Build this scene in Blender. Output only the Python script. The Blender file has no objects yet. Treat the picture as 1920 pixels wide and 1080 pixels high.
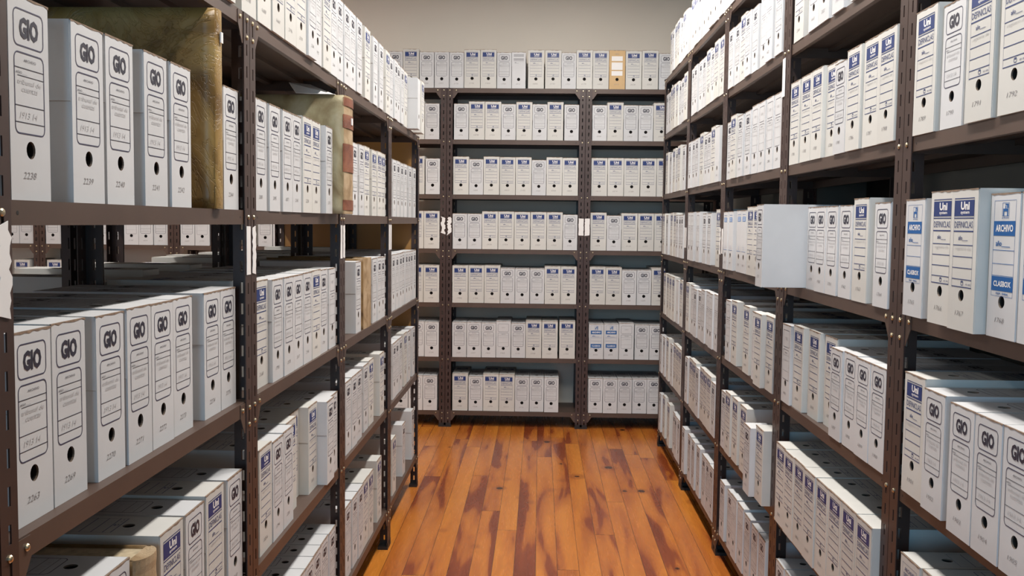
import bpy, math, random
from mathutils import Matrix, Vector, Euler
PI = math.pi
SC = bpy.context.scene
COL = SC.collection
rnd = random.Random(7)

# ------------------------------------------------------------------ camera
FOC, PITCH, YAW, ROLL, CAMH = 1812.63, 0.0673, 0.0283, 0.0116, 1.5034
cam_data = bpy.data.cameras.new('camera')
cam = bpy.data.objects.new('camera', cam_data)
COL.objects.link(cam)
cam_data.sensor_width = 36.0
cam_data.lens = FOC / 1920.0 * 36.0
cam_data.clip_start = 0.02
fwd = Vector((-math.sin(YAW) * math.cos(PITCH), math.cos(YAW) * math.cos(PITCH), -math.sin(PITCH)))
right = Vector((math.cos(YAW), math.sin(YAW), 0))
up = right.cross(fwd)
rr = right * math.cos(ROLL) + up * math.sin(ROLL)
uu = -right * math.sin(ROLL) + up * math.cos(ROLL)
m3 = Matrix((rr, uu, -fwd)).transposed()
cam.matrix_world = Matrix.Translation((0, 0, CAMH)) @ m3.to_4x4()
SC.camera = cam

# ------------------------------------------------------------------ world, exposure, lights
world = bpy.data.worlds.new('world')
SC.world = world
world.use_nodes = True
world.node_tree.nodes['Background'].inputs[0].default_value = (0.55, 0.75, 1.0, 1)
world.node_tree.nodes['Background'].inputs[1].default_value = 0.05
SC.view_settings.view_transform = 'Standard'
SC.view_settings.look = 'None'
SC.view_settings.gamma = 1.0
SC.view_settings.use_curve_mapping = False
SC.view_settings.exposure = -0.15

def area(name, loc, rot, sx, sy, power, color):
    d = bpy.data.lights.new(name, 'AREA')
    d.shape = 'RECTANGLE'; d.size = sx; d.size_y = sy
    d.energy = power; d.color = color
    o = bpy.data.objects.new(name, d); COL.objects.link(o)
    o.location = loc; o.rotation_euler = rot
    return o
ROOM_X0, ROOM_X1, ROOM_Y0, ROOM_Y1, ROOM_Z = -4.75, 1.31, -2.6, 7.47, 3.45
# daylight entering by the windows in the wall behind the camera
area('daylight', (-0.55, ROOM_Y0 + 0.1, 1.75), (PI / 2, 0, 0), 1.3, 1.7, 70, (0.32, 0.68, 1.0))
area('daylight', (-3.35, ROOM_Y0 + 0.1, 1.75), (PI / 2, 0, 0), 1.3, 1.7, 9, (0.42, 0.74, 1.0))
# fluorescent fittings over the two aisles (housings are built further down)
FITTINGS = [(0.28, 1.9), (0.28, 3.65), (0.28, 5.35), (-2.55, 0.6), (-2.55, 3.0), (-2.55, 5.4)]
for fx, fy in FITTINGS:
    area('tube_light', (fx, fy, ROOM_Z - 0.15), (0, 0, 0), 0.16, 1.2, 56 if fx > 0 else 45, (1.0, 0.93, 0.87))

# ------------------------------------------------------------------ materials
def mat(name, col, rough=0.6, metal=0.0, noise=0.0, nscale=20.0, vary=0.0, spec=0.5, bump=0.0):
    m = bpy.data.materials.new(name); m.use_nodes = True
    nt = m.node_tree; N = nt.nodes; Lk = nt.links
    b = N['Principled BSDF']
    b.inputs['Base Color'].default_value = (*col, 1)
    b.inputs['Roughness'].default_value = rough
    b.inputs['Metallic'].default_value = metal
    b.inputs['Specular IOR Level'].default_value = spec
    if noise or vary or bump:
        tc = N.new('ShaderNodeTexCoord'); nz = N.new('ShaderNodeTexNoise')
        nz.inputs['Scale'].default_value = nscale; nz.inputs['Detail'].default_value = 5
        Lk.new(tc.outputs['Object'], nz.inputs['Vector'])
        hsv = N.new('ShaderNodeHueSaturation'); hsv.inputs['Color'].default_value = (*col, 1)
        mr = N.new('ShaderNodeMapRange')
        mr.inputs['From Min'].default_value = 0.3; mr.inputs['From Max'].default_value = 0.7
        mr.inputs['To Min'].default_value = 1 - noise; mr.inputs['To Max'].default_value = 1 + noise * 0.4
        Lk.new(nz.outputs['Fac'], mr.inputs['Value'])
        val = mr.outputs['Result']
        if vary:
            oi = N.new('ShaderNodeObjectInfo'); mr2 = N.new('ShaderNodeMapRange')
            mr2.inputs['To Min'].default_value = 1 - vary; mr2.inputs['To Max'].default_value = 1.0
            Lk.new(oi.outputs['Random'], mr2.inputs['Value'])
            mu = N.new('ShaderNodeMath'); mu.operation = 'MULTIPLY'
            Lk.new(val, mu.inputs[0]); Lk.new(mr2.outputs['Result'], mu.inputs[1]); val = mu.outputs[0]
        Lk.new(val, hsv.inputs['Value']); Lk.new(hsv.outputs['Color'], b.inputs['Base Color'])
        if bump:
            bp = N.new('ShaderNodeBump'); bp.inputs['Strength'].default_value = bump
            bp.inputs['Distance'].default_value = 0.01
            Lk.new(nz.outputs['Fac'], bp.inputs['Height']); Lk.new(bp.outputs['Normal'], b.inputs['Normal'])
    return m
M = {}
M['card'] = mat('white_card', (0.63, 0.65, 0.665), 0.62, noise=0.05, nscale=9, vary=0.07, spec=0.25)
M['cream'] = mat('cream_card', (0.635, 0.64, 0.61), 0.62, noise=0.05, nscale=9, vary=0.07, spec=0.25)
M['kraft'] = mat('shaded_kraft_card', (0.16, 0.12, 0.09), 0.8, noise=0.15, nscale=30)  # finger hole liner only, card colour darkened for the shade in there
M['kraftbox'] = mat('kraft_box', (0.60, 0.42, 0.22), 0.75, noise=0.08, nscale=12)
M['torn'] = mat('torn_edge', (0.30, 0.22, 0.16), 0.9, noise=0.3, nscale=90)
M['hole'] = mat('shaded_papers_inside', (0.022, 0.018, 0.016), 0.9, noise=0.5, nscale=120)  # near black: the shade inside the finger hole is put into this colour
M['ink'] = mat('black_ink', (0.025, 0.025, 0.045), 0.5)
M['frameink'] = mat('frame_ink', (0.045, 0.045, 0.09), 0.5)
M['blue'] = mat('navy_ink', (0.012, 0.035, 0.16), 0.5)
M['cyan'] = mat('bright_blue_ink', (0.005, 0.10, 0.33), 0.5)
M['paleblue'] = mat('pale_blue_ink', (0.10, 0.25, 0.55), 0.5)
M['grey'] = mat('grey_ink', (0.28, 0.29, 0.31), 0.6)
M['pencil'] = mat('pencil_mark', (0.27, 0.26, 0.26), 0.7)
M['faint'] = mat('faint_writing', (0.50, 0.50, 0.51), 0.7)
M['paper'] = mat('white_paper', (0.82, 0.82, 0.81), 0.7, noise=0.03)
M['metal'] = mat('brown_enamel', (0.052, 0.028, 0.022), 0.42, noise=0.18, nscale=6, spec=0.5)
M['lip'] = mat('brown_shelf_enamel', (0.088, 0.056, 0.042), 0.45, noise=0.15, nscale=7, spec=0.5)
M['bolt'] = mat('brass_bolt', (0.66, 0.58, 0.40), 0.3, metal=1.0)
M['foot'] = mat('black_plastic', (0.015, 0.014, 0.014), 0.5)
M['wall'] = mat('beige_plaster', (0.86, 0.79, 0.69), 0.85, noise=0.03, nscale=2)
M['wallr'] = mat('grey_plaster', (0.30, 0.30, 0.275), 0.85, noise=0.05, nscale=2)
M['ceil'] = mat('dimmed_ceiling', (0.30, 0.29, 0.27), 0.9)  # unseen ceiling, coloured grey so that it bounces less fill light
M['housing'] = mat('white_enamel', (0.8, 0.8, 0.8), 0.4)
M['board'] = mat('varnished_board', (0.46, 0.24, 0.07), 0.4, noise=0.15, nscale=4)
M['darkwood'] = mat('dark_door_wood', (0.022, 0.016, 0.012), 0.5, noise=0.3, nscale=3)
M['frame'] = mat('window_frame', (0.5, 0.5, 0.48), 0.5)

def emis(name, col, strength):
    m = bpy.data.materials.new(name); m.use_nodes = True
    b = m.node_tree.nodes['Principled BSDF']
    b.inputs['Base Color'].default_value = (0.8, 0.8, 0.8, 1)
    b.inputs['Emission Color'].default_value = (*col, 1); b.inputs['Emission Strength'].default_value = strength
    return m
M['tube'] = emis('lit_tube', (1.0, 0.94, 0.88), 4.0)

def leather(name, c1, c2, c3, rough=0.55, scale=9, bump=0.6):
    """aged parchment or leather: three tones mixed by noise, creased"""
    m = bpy.data.materials.new(name); m.use_nodes = True
    nt = m.node_tree; N = nt.nodes; Lk = nt.links; b = N['Principled BSDF']
    tc = N.new('ShaderNodeTexCoord')
    n1 = N.new('ShaderNodeTexNoise'); n1.inputs['Scale'].default_value = scale; n1.inputs['Detail'].default_value = 8
    n1.inputs['Distortion'].default_value = 0.8
    Lk.new(tc.outputs['Object'], n1.inputs['Vector'])
    cr = N.new('ShaderNodeValToRGB')
    cr.color_ramp.elements[0].position = 0.36; cr.color_ramp.elements[0].color = (*c1, 1)
    cr.color_ramp.elements[1].position = 0.66; cr.color_ramp.elements[1].color = (*c3, 1)
    e = cr.color_ramp.elements.new(0.5); e.color = (*c2, 1)
    Lk.new(n1.outputs['Fac'], cr.inputs['Fac']); Lk.new(cr.outputs['Color'], b.inputs['Base Color'])
    b.inputs['Roughness'].default_value = rough
    vo = N.new('ShaderNodeTexVoronoi'); vo.feature = 'DISTANCE_TO_EDGE'; vo.inputs['Scale'].default_value = scale * 1.6
    mx = N.new('ShaderNodeVectorMath'); mx.operation = 'ADD'
    Lk.new(tc.outputs['Object'], mx.inputs[0]); Lk.new(n1.outputs['Color'], mx.inputs[1])
    Lk.new(mx.outputs[0], vo.inputs['Vector'])
    mr = N.new('ShaderNodeMapRange'); mr.inputs['From Max'].default_value = 0.06
    Lk.new(vo.outputs['Distance'], mr.inputs['Value'])
    bp = N.new('ShaderNodeBump'); bp.inputs['Strength'].default_value = bump; bp.inputs['Distance'].default_value = 0.006
    ad = N.new('ShaderNodeMath'); ad.operation = 'ADD'
    Lk.new(mr.outputs['Result'], ad.inputs[0]); Lk.new(n1.outputs['Fac'], ad.inputs[1])
    Lk.new(ad.outputs[0], bp.inputs['Height']); Lk.new(bp.outputs['Normal'], b.inputs['Normal'])
    return m
M['parchment'] = leather('old_parchment', (0.16, 0.09, 0.022), (0.33, 0.21, 0.065), (0.46, 0.35, 0.15), 0.42, 7, 0.45)
M['greenparch'] = leather('greenish_parchment', (0.20, 0.15, 0.07), (0.36, 0.32, 0.19), (0.46, 0.44, 0.32), 0.6, 6, 0.15)
M['brownleather'] = leather('brown_leather', (0.10, 0.055, 0.02), (0.20, 0.12, 0.045), (0.30, 0.19, 0.08), 0.55, 8, 0.2)
M['redleather'] = leather('reddish_leather', (0.16, 0.05, 0.025), (0.24, 0.085, 0.045), (0.30, 0.12, 0.06), 0.55, 14, 0.5)
M['tanleather'] = leather('tan_leather', (0.30, 0.20, 0.10), (0.42, 0.30, 0.17), (0.50, 0.38, 0.24), 0.6, 14, 0.5)
M['pages'] = mat('page_edges', (0.50, 0.42, 0.28), 0.9, noise=0.3, nscale=60)

def floor_material():
    m = bpy.data.materials.new('varnished_pine'); m.use_nodes = True
    nt = m.node_tree; N = nt.nodes; Lk = nt.links; b = N['Principled BSDF']
    tc = N.new('ShaderNodeTexCoord'); sp = N.new('ShaderNodeSeparateXYZ'); Lk.new(tc.outputs['Object'], sp.inputs[0])
    def math_(op, a, bb=None, c=None):
        n = N.new('ShaderNodeMath'); n.operation = op
        for i, v in enumerate((a, bb, c)):
            if v is None: continue
            if isinstance(v, (int, float)): n.inputs[i].default_value = v
            else: Lk.new(v, n.inputs[i])
        return n.outputs[0]
    def comb(x, y, z):
        n = N.new('ShaderNodeCombineXYZ')
        for i, v in enumerate((x, y, z)):
            if isinstance(v, (int, float)): n.inputs[i].default_value = v
            else: Lk.new(v, n.inputs[i])
        return n.outputs[0]
    W = 0.095
    px = math_('DIVIDE', sp.outputs['X'], W)
    idx = math_('FLOOR', px); fr = math_('FRACT', px)
    wn = N.new('ShaderNodeTexWhiteNoise'); wn.noise_dimensions = '1D'; Lk.new(idx, wn.inputs['W'])
    off = math_('MULTIPLY', wn.outputs['Value'], 7.3)
    py = math_('DIVIDE', math_('ADD', sp.outputs['Y'], off), 2.6)
    iy = math_('FLOOR', py); fy = math_('FRACT', py)
    wn2 = N.new('ShaderNodeTexWhiteNoise'); wn2.noise_dimensions = '2D'; Lk.new(comb(idx, iy, 0), wn2.inputs['Vector'])
    seed = math_('MULTIPLY', wn2.outputs['Value'], 37.0)
    # heartwood streaks, long along the plank
    v1 = comb(math_('MULTIPLY', sp.outputs['X'], 9.0), math_('MULTIPLY', sp.outputs['Y'], 0.9), seed)
    n1 = N.new('ShaderNodeTexNoise'); n1.inputs['Scale'].default_value = 1.0; n1.inputs['Detail'].default_value = 2
    n1.inputs['Distortion'].default_value = 0.5; Lk.new(v1, n1.inputs['Vector'])
    n1b = math_('ADD', n1.outputs['Fac'], math_('MULTIPLY', math_('SUBTRACT', wn2.outputs['Value'], 0.5), 0.22))
    r1 = N.new('ShaderNodeValToRGB'); els = r1.color_ramp.elements
    els[0].position = 0.30; els[0].color = (0.56, 0.20, 0.030, 1)
    els[1].position = 0.76; els[1].color = (0.17, 0.034, 0.010, 1)
    for p, c in ((0.48, (0.49, 0.16, 0.025, 1)), (0.60, (0.38, 0.11, 0.020, 1)), (0.635, (0.23, 0.050, 0.013, 1))):
        e = els.new(p); e.color = c
    Lk.new(n1b, r1.inputs['Fac'])
    # fine grain
    v2 = comb(math_('MULTIPLY', sp.outputs['X'], 120.0), math_('MULTIPLY', sp.outputs['Y'], 5.0), seed)
    n2 = N.new('ShaderNodeTexNoise'); n2.inputs['Scale'].default_value = 1.0; n2.inputs['Detail'].default_value = 3
    n2.inputs['Distortion'].default_value = 1.2; Lk.new(v2, n2.inputs['Vector'])
    # growth rings: bands of a warped noise
    v3 = comb(math_('MULTIPLY', sp.outputs['X'], 14.0), math_('MULTIPLY', sp.outputs['Y'], 1.6), seed)
    n3 = N.new('ShaderNodeTexNoise'); n3.inputs['Scale'].default_value = 1.0; n3.inputs['Detail'].default_value = 1
    Lk.new(v3, n3.inputs['Vector'])
    band = math_('MULTIPLY', math_('ADD', math_('SINE', math_('MULTIPLY', n3.outputs['Fac'], 90.0)), 1.0), 0.5)
    grain = math_('ADD', math_('MULTIPLY', n2.outputs['Fac'], 0.16), math_('MULTIPLY', band, 0.10))
    gval = math_('ADD', grain, 0.87)
    # knots
    v4 = comb(math_('MULTIPLY', sp.outputs['X'], 5.6), math_('MULTIPLY', sp.outputs['Y'], 4.4), 0)
    vo = N.new('ShaderNodeTexVoronoi'); vo.inputs['Scale'].default_value = 1.0; vo.inputs['Randomness'].default_value = 1.0
    Lk.new(v4, vo.inputs['Vector'])
    sx = N.new('ShaderNodeSeparateXYZ'); Lk.new(vo.outputs['Color'], sx.inputs[0])
    size = math_('MULTIPLY', math_('GREATER_THAN', sx.outputs[0], 0.30), math_('ADD', math_('MULTIPLY', sx.outputs[1], 0.09), 0.045))
    nk = N.new('ShaderNodeTexNoise'); nk.inputs['Scale'].default_value = 40; Lk.new(tc.outputs['Object'], nk.inputs['Vector'])
    dist = math_('ADD', vo.outputs['Distance'], math_('MULTIPLY', math_('SUBTRACT', nk.outputs['Fac'], 0.5), 0.05))
    kf = N.new('ShaderNodeMapRange'); kf.interpolation_type = 'SMOOTHSTEP'
    Lk.new(math_('SUBTRACT', dist, size), kf.inputs['Value'])
    kf.inputs['From Min'].default_value = -0.012; kf.inputs['From Max'].default_value = 0.02
    kf.inputs['To Min'].default_value = 0.92; kf.inputs['To Max'].default_value = 0.0
    halo = N.new('ShaderNodeMapRange'); halo.interpolation_type = 'SMOOTHSTEP'
    Lk.new(math_('SUBTRACT', dist, math_('MULTIPLY', size, 2.2)), halo.inputs['Value'])
    halo.inputs['From Min'].default_value = -0.05; halo.inputs['From Max'].default_value = 0.05
    halo.inputs['To Min'].default_value = 0.45; halo.inputs['To Max'].default_value = 0.0
    haloM = math_('MULTIPLY', halo.outputs[0], math_('GREATER_THAN', size, 0.001))
    # joints
    gx = math_('MINIMUM', fr, math_('SUBTRACT', 1.0, fr))
    gy = math_('MINIMUM', fy, math_('SUBTRACT', 1.0, fy))
    jx = math_('LESS_THAN', gx, 0.014); jy = math_('LESS_THAN', gy, 0.0009)
    joint = math_('MAXIMUM', jx, jy)
    hs = N.new('ShaderNodeHueSaturation'); Lk.new(r1.outputs['Color'], hs.inputs['Color']); Lk.new(gval, hs.inputs['Value'])
    def mix(fac, a, c):
        n = N.new('ShaderNodeMix'); n.data_type = 'RGBA'
        Lk.new(fac, n.inputs[0]); Lk.new(a, n.inputs[6])
        n.inputs[7].default_value = (*c, 1)
        return n.outputs[2]
    c = mix(haloM, hs.outputs['Color'], (0.22, 0.055, 0.015))
    c = mix(kf.outputs[0], c, (0.03, 0.009, 0.005))
    c = mix(math_('MULTIPLY', joint, 0.75), c, (0.07, 0.025, 0.01))
    Lk.new(c, b.inputs['Base Color'])
    rg = math_('ADD', 0.20, math_('MULTIPLY', n2.outputs['Fac'], 0.12))
    Lk.new(rg, b.inputs['Roughness'])
    b.inputs['Specular IOR Level'].default_value = 0.5
    bp = N.new('ShaderNodeBump'); bp.inputs['Strength'].default_value = 0.25; bp.inputs['Distance'].default_value = 0.002
    Lk.new(math_('SUBTRACT', 1.0, joint), bp.inputs['Height']); Lk.new(bp.outputs['Normal'], b.inputs['Normal'])
    return m
M['floor'] = floor_material()

# ------------------------------------------------------------------ mesh collector
class MB:
    def __init__(s): s.v = []; s.f = []; s.mi = []; s.mats = []
    def mid(s, m):
        if m not in s.mats: s.mats.append(m)
        return s.mats.index(m)
    def face(s, pts, m):
        k = len(s.v); s.v += [tuple(p) for p in pts]; s.f.append(tuple(range(k, k + len(pts)))); s.mi.append(s.mid(m))
    def box(s, x0, x1, y0, y1, z0, z1, m):
        k = len(s.v)
        s.v += [(x0, y0, z0), (x1, y0, z0), (x1, y1, z0), (x0, y1, z0), (x0, y0, z1), (x1, y0, z1), (x1, y1, z1), (x0, y1, z1)]
        for f in ((0, 3, 2, 1), (4, 5, 6, 7), (0, 1, 5, 4), (1, 2, 6, 5), (2, 3, 7, 6), (3, 0, 4, 7)):
            s.f.append(tuple(k + i for i in f)); s.mi.append(s.mid(m))
    def prism(s, pts, a, b, m, axis='y'):
        """closed outline of 2D points (counter-clockwise) extruded from a to b along the axis"""
        n = len(pts); k = len(s.v)
        def P(p, t): return {'y': (p[0], t, p[1]), 'z': (p[0], p[1], t), 'x': (t, p[0], p[1])}[axis]
        s.v += [P(p, a) for p in pts] + [P(p, b) for p in pts]
        i = s.mid(m)
        s.f.append(tuple(range(k, k + n))); s.mi.append(i)
        s.f.append(tuple(reversed(range(k + n, k + 2 * n)))); s.mi.append(i)
        for j in range(n):
            s.f.append((k + j, k + n + j, k + n + (j + 1) % n, k + (j + 1) % n)); s.mi.append(i)
    def dome(s, c, r, hgt, axis, sign, m, seg=10):
        """bolt head: low dome standing on a plane, axis 'x' or 'y'"""
        rings = [(r, 0.0), (r, hgt * 0.35), (r * 0.72, hgt * 0.8), (0.0, hgt)]
        def P(a, rad, t):
            u, w = rad * math.cos(a), rad * math.sin(a)
            return (c[0] + u, c[1] + sign * t, c[2] + w) if axis == 'y' else (c[0] + sign * t, c[1] + u, c[2] + w)
        k = len(s.v); i = s.mid(m)
        for rad, t in rings[:3]:
            for q in range(seg): s.v.append(P(2 * PI * q / seg, rad, t))
        s.v.append(P(0, 0, hgt))
        for g in range(2):
            for q in range(seg):
                s.f.append((k + g * seg + q, k + g * seg + (q + 1) % seg, k + (g + 1) * seg + (q + 1) % seg, k + (g + 1) * seg + q)); s.mi.append(i)
        for q in range(seg):
            s.f.append((k + 2 * seg + q, k + 2 * seg + (q + 1) % seg, k + 3 * seg)); s.mi.append(i)
    def mesh(s, name):
        me = bpy.data.meshes.new(name)
        me.from_pydata(s.v, [], s.f)
        for m in s.mats: me.materials.append(M[m])
        me.polygons.foreach_set('material_index', s.mi)
        me.update()
        return me
def link(name, me, parent=None, loc=None, rot=None):
    o = bpy.data.objects.new(name, me); COL.objects.link(o)
    if parent: o.parent = parent
    if loc is not None: o.location = loc
    if rot is not None: o.rotation_euler = rot
    return o
def tag(o, label=None, cat=None, group=None, kind=None):
    if label: o['label'] = label
    if cat: o['category'] = cat
    if group: o['group'] = group
    if kind: o['kind'] = kind
    return o
def empty(name, loc=(0, 0, 0), rz=0):
    o = bpy.data.objects.new(name, None); COL.objects.link(o)
    o.location = loc; o.rotation_euler = (0, 0, rz); o.empty_display_size = 0.05
    return o
def bake_normals(me):
    import bmesh
    bm = bmesh.new(); bm.from_mesh(me); bmesh.ops.recalc_face_normals(bm, faces=bm.faces); bm.to_mesh(me); bm.free()
    return me

# ------------------------------------------------------------------ lettering
_tc = {}
def text_polys(s, bold=0.0, shear=0.0):
    """outline of a word as triangles, normalised: width 1, lower-case baseline at 0; returns (verts, faces, w, h)"""
    key = (s, bold, shear)
    if key in _tc: return _tc[key]
    cu = bpy.data.curves.new('t', 'FONT'); cu.body = s; cu.size = 1.0; cu.offset = bold; cu.shear = shear
    cu.fill_mode = 'FRONT'; cu.resolution_u = 2
    o = bpy.data.objects.new('t', cu); COL.objects.link(o)
    dg = bpy.context.evaluated_depsgraph_get()
    me = bpy.data.meshes.new_from_object(o.evaluated_get(dg))
    vs = [(v.co.x, v.co.y) for v in me.vertices]; fs = [tuple(p.vertices) for p in me.polygons]
    bpy.data.objects.remove(o); bpy.data.curves.remove(cu); bpy.data.meshes.remove(me)
    x0 = min(v[0] for v in vs); x1 = max(v[0] for v in vs); y0 = min(v[1] for v in vs); y1 = max(v[1] for v in vs)
    vs = [((v[0] - x0) / (x1 - x0), (v[1] - y0) / (y1 - y0)) for v in vs]
    _tc[key] = (vs, fs); return _tc[key]

class Print:
    """flat printing on a plane: u to the right, v down from the top edge of the face"""
    def __init__(s, mb, fn): s.mb = mb; s.fn = fn
    def rect(s, u0, u1, v0, v1, m, lift=0):
        s.mb.face([s.fn(u0, v1, lift), s.fn(u1, v1, lift), s.fn(u1, v0, lift), s.fn(u0, v0, lift)], m)
    def text(s, word, u0, u1, v0, v1, m, bold=0.0, lift=1, shear=0.0):
        vs, fs = text_polys(word, bold, shear)
        k = len(s.mb.v); i = s.mb.mid(m)
        s.mb.v += [s.fn(u0 + (u1 - u0) * a, v1 - (v1 - v0) * b, lift) for a, b in vs]
        for f in fs: s.mb.f.append(tuple(k + q for q in f)); s.mb.mi.append(i)
    def rring(s, u0, u1, v0, v1, r, t, m, seg=5):
        """rounded rectangle outline of line width t"""
        def loop(u0, u1, v0, v1, r):
            P = []
            for cx, cy, a0 in ((u1 - r, v0 + r, -PI / 2), (u1 - r, v1 - r, 0), (u0 + r, v1 - r, PI / 2), (u0 + r, v0 + r, PI)):
                for q in range(seg + 1):
                    a = a0 + PI / 2 * q / seg; P.append((cx + r * math.cos(a), cy + r * math.sin(a)))
            return P
        A = loop(u0, u1, v0, v1, r); B = loop(u0 + t, u1 - t, v0 + t, v1 - t, max(r - t, 0.0005))
        n = len(A)
        for i in range(n):
            j = (i + 1) % n
            s.mb.face([s.fn(*A[i], 0), s.fn(*B[i], 0), s.fn(*B[j], 0), s.fn(*A[j], 0)], m)
    def frame(s, u0, u1, v0, v1, t, m):
        s.rect(u0, u1, v0, v0 + t, m); s.rect(u0, u1, v1 - t, v1, m)
        s.rect(u0, u0 + t, v0 + t, v1 - t, m); s.rect(u1 - t, u1, v0 + t, v1 - t, m)

DIM = {'G': (.105, .258, .365), 'W': (.108, .270, .37), 'U': (.115, .278, .37), 'P': (.100, .262, .37), 'T': (.100, .262, .37),
       'C': (.108, .262, .37), 'D': (.108, .270, .37), 'S': (.100, .262, .37), 'K': (.115, .280, .37)}
def design(p, k, w, h):
    """what is printed on a box of kind k, in a panel w by h"""
    def V(f): return f * h
    def Ufn(f): return f * w
    X0, X1 = w * .12, w * .87
    if k == 'G':
        p.rring(X0, X1, V(.057), V(.242), .010, .0018, 'frameink')
        p.text('GIO', w * .265, w * .735, V(.096), V(.202), 'ink', bold=0.045)
        p.rring(X0, X1, V(.268), V(.672), .010, .0018, 'frameink')
        p.text('ARCHIVO', w * .36, w * .66, V(.300), V(.313), 'ink')
        p.rect(X0, X1, V(.345), V(.349), 'ink')
        p.text('AÑO____', w * .16, w * .44, V(.362), V(.378), 'ink')
        p.rect(w * .2, X1, V(.384), V(.387), 'ink')
        p.rect(X0, X1, V(.530), V(.534), 'ink'); p.rect(X0, X1, V(.612), V(.616), 'ink')
        p.text('tribunal de', w * .20, w * .78, V(.400), V(.425), 'faint', shear=.3)
        p.text('cuentas', w * .30, w * .70, V(.438), V(.462), 'faint', shear=.3)
        p.text('1913 14', w * .24, w * .68, V(.560), V(.592), 'faint', shear=.3)
    elif k == 'U':
        p.rect(X0, X1, V(.057), V(.063), 'blue')
        p.rect(X0, X1, V(.073), V(.186), 'blue'); p.rect(X0, X1, V(.196), V(.203), 'blue')
        p.text('Uni', w * .37, w * .70, V(.083), V(.142), 'paper', bold=0.04)
        p.text('system', w * .37, w * .70, V(.150), V(.176), 'paper', bold=0.02)
        p.text('DEFINICLAS', w * .15, w * .84, V(.222), V(.268), 'blue')
        p.rect(X0, X1, V(.288), V(.297), 'blue')
        p.text('año____', w * .32, w * .68, V(.325), V(.360), 'blue', bold=.015)
        for q in (.388, .470, .550, .630): p.rect(X0, X1, V(q), V(q + .0055), 'blue')
        p.rect(X0, X1, V(.684), V(.690), 'blue')
        p.rect(X0, X0 + .0006, V(.06), V(.688), 'blue'); p.rect(X1 - .0006, X1, V(.06), V(.688), 'blue')
        cx = w * .52   # the small shield
        p.rring(cx - .0055, cx + .0055, V(.642), V(.675), .003, .0013, 'blue')
        p.rect(cx - .003, cx + .003, V(.648), V(.654), 'blue')
        p.text('REF. 0898', w * .66, w * .84, V(.660), V(.671), 'blue')
        p.text('registro de', w * .2, w * .8, V(.40), V(.43), 'faint', shear=.3)
    elif k == 'C':
        p.frame(X0, X1, V(.045), V(.71), .0007, 'cyan')
        cx = w * .52   # emblem: tall square-backed figure in an upright frame
        p.frame(cx - .013, cx + .013, V(.062), V(.155), .0009, 'cyan')
        p.rect(cx - .002, cx + .010, V(.070), V(.078), 'cyan'); p.rect(cx + .004, cx + .010, V(.078), V(.10), 'cyan')
        p.rect(cx - .010, cx + .009, V(.103), V(.122), 'cyan')
        p.rect(cx - .010, cx - .006, V(.122), V(.152), 'cyan'); p.rect(cx + .005, cx + .009, V(.122), V(.152), 'cyan')
        p.rect(cx - .002, cx + .001, V(.082), V(.103), 'cyan')
        p.text('grafoplas', cx - .013, cx + .013, V(.160), V(.172), 'cyan', bold=.02)
        p.rect(X0, X1, V(.188), V(.290), 'cyan')
        p.text('ARCHIVO', w * .20, w * .80, V(.213), V(.262), 'paper', bold=.03)
        p.text('año____', w * .22, w * .72, V(.325), V(.368), 'cyan', bold=.02)
        for q in (.388, .482, .565): p.rect(X0, X1, V(q), V(q + .004), 'cyan')
        p.rect(X0, X1, V(.572), V(.672), 'cyan')
        p.text('CLASBOX', w * .20, w * .80, V(.602), V(.642), 'paper', bold=.03)
        p.text('REF. 0466', w * .30, w * .72, V(.682), V(.697), 'cyan', bold=.015)
    elif k == 'W':
        p.rring(X0, X1, V(.065), V(.285), .009, .0013, 'frameink')
        p.rring(X0, X1, V(.315), V(.700), .009, .0013, 'frameink')
        p.text('ARCHIVO', w * .36, w * .66, V(.345), V(.362), 'ink')
        p.rect(X0, X1, V(.385), V(.388), 'grey'); p.rect(X0, X1, V(.585), V(.588), 'grey')
        p.text('1880', w * .34, w * .64, V(.15), V(.19), 'faint', shear=.3)
        p.text('expediente', w * .20, w * .78, V(.43), V(.46), 'faint', shear=.3)
    elif k == 'T':
        p.rect(w * .2, w * .8, V(.06), V(.066), 'paleblue')
        p.rect(w * .2, w * .8, V(.10), V(.175), 'paleblue')
        for q in (.115, .135, .155): p.rect(w * .28, w * .72, V(q), V(q + .006), 'paper', 1)
        p.rect(X0, X1, V(.655), V(.661), 'paleblue')
        p.text('2', w * .45, w * .53, V(.58), V(.63), 'paleblue')
    elif k == 'D':
        p.frame(X0, X1, V(.06), V(.70), .0007, 'blue')
        p.text('ARCHIVO', w * .24, w * .76, V(.09), V(.125), 'blue', bold=.01)
        p.text('DEFINITIVO', w * .20, w * .80, V(.14), V(.175), 'blue', bold=.01)
        p.rect(X0, X1, V(.20), V(.34), 'blue')
        for q in (.42, .50, .58): p.rect(X0, X1, V(q), V(q + .005), 'blue')
    elif k == 'S':
        for q in (.06, .095, .17, .205): p.rect(X0, X1, V(q), V(q + .022), 'grey')
        p.rect(X0, X1, V(.25), V(.256), 'grey')
        p.text('año____', w * .2, w * .5, V(.275), V(.305), 'ink', bold=.02)
    elif k == 'K':
        for a, b in ((.15, .27), (.31, .50), (.53, .65)): p.rect(w * .14, w * .84, V(a), V(b), 'paper')
        p.text('1893', w * .35, w * .6, V(.08), V(.11), 'pencil')

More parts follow.
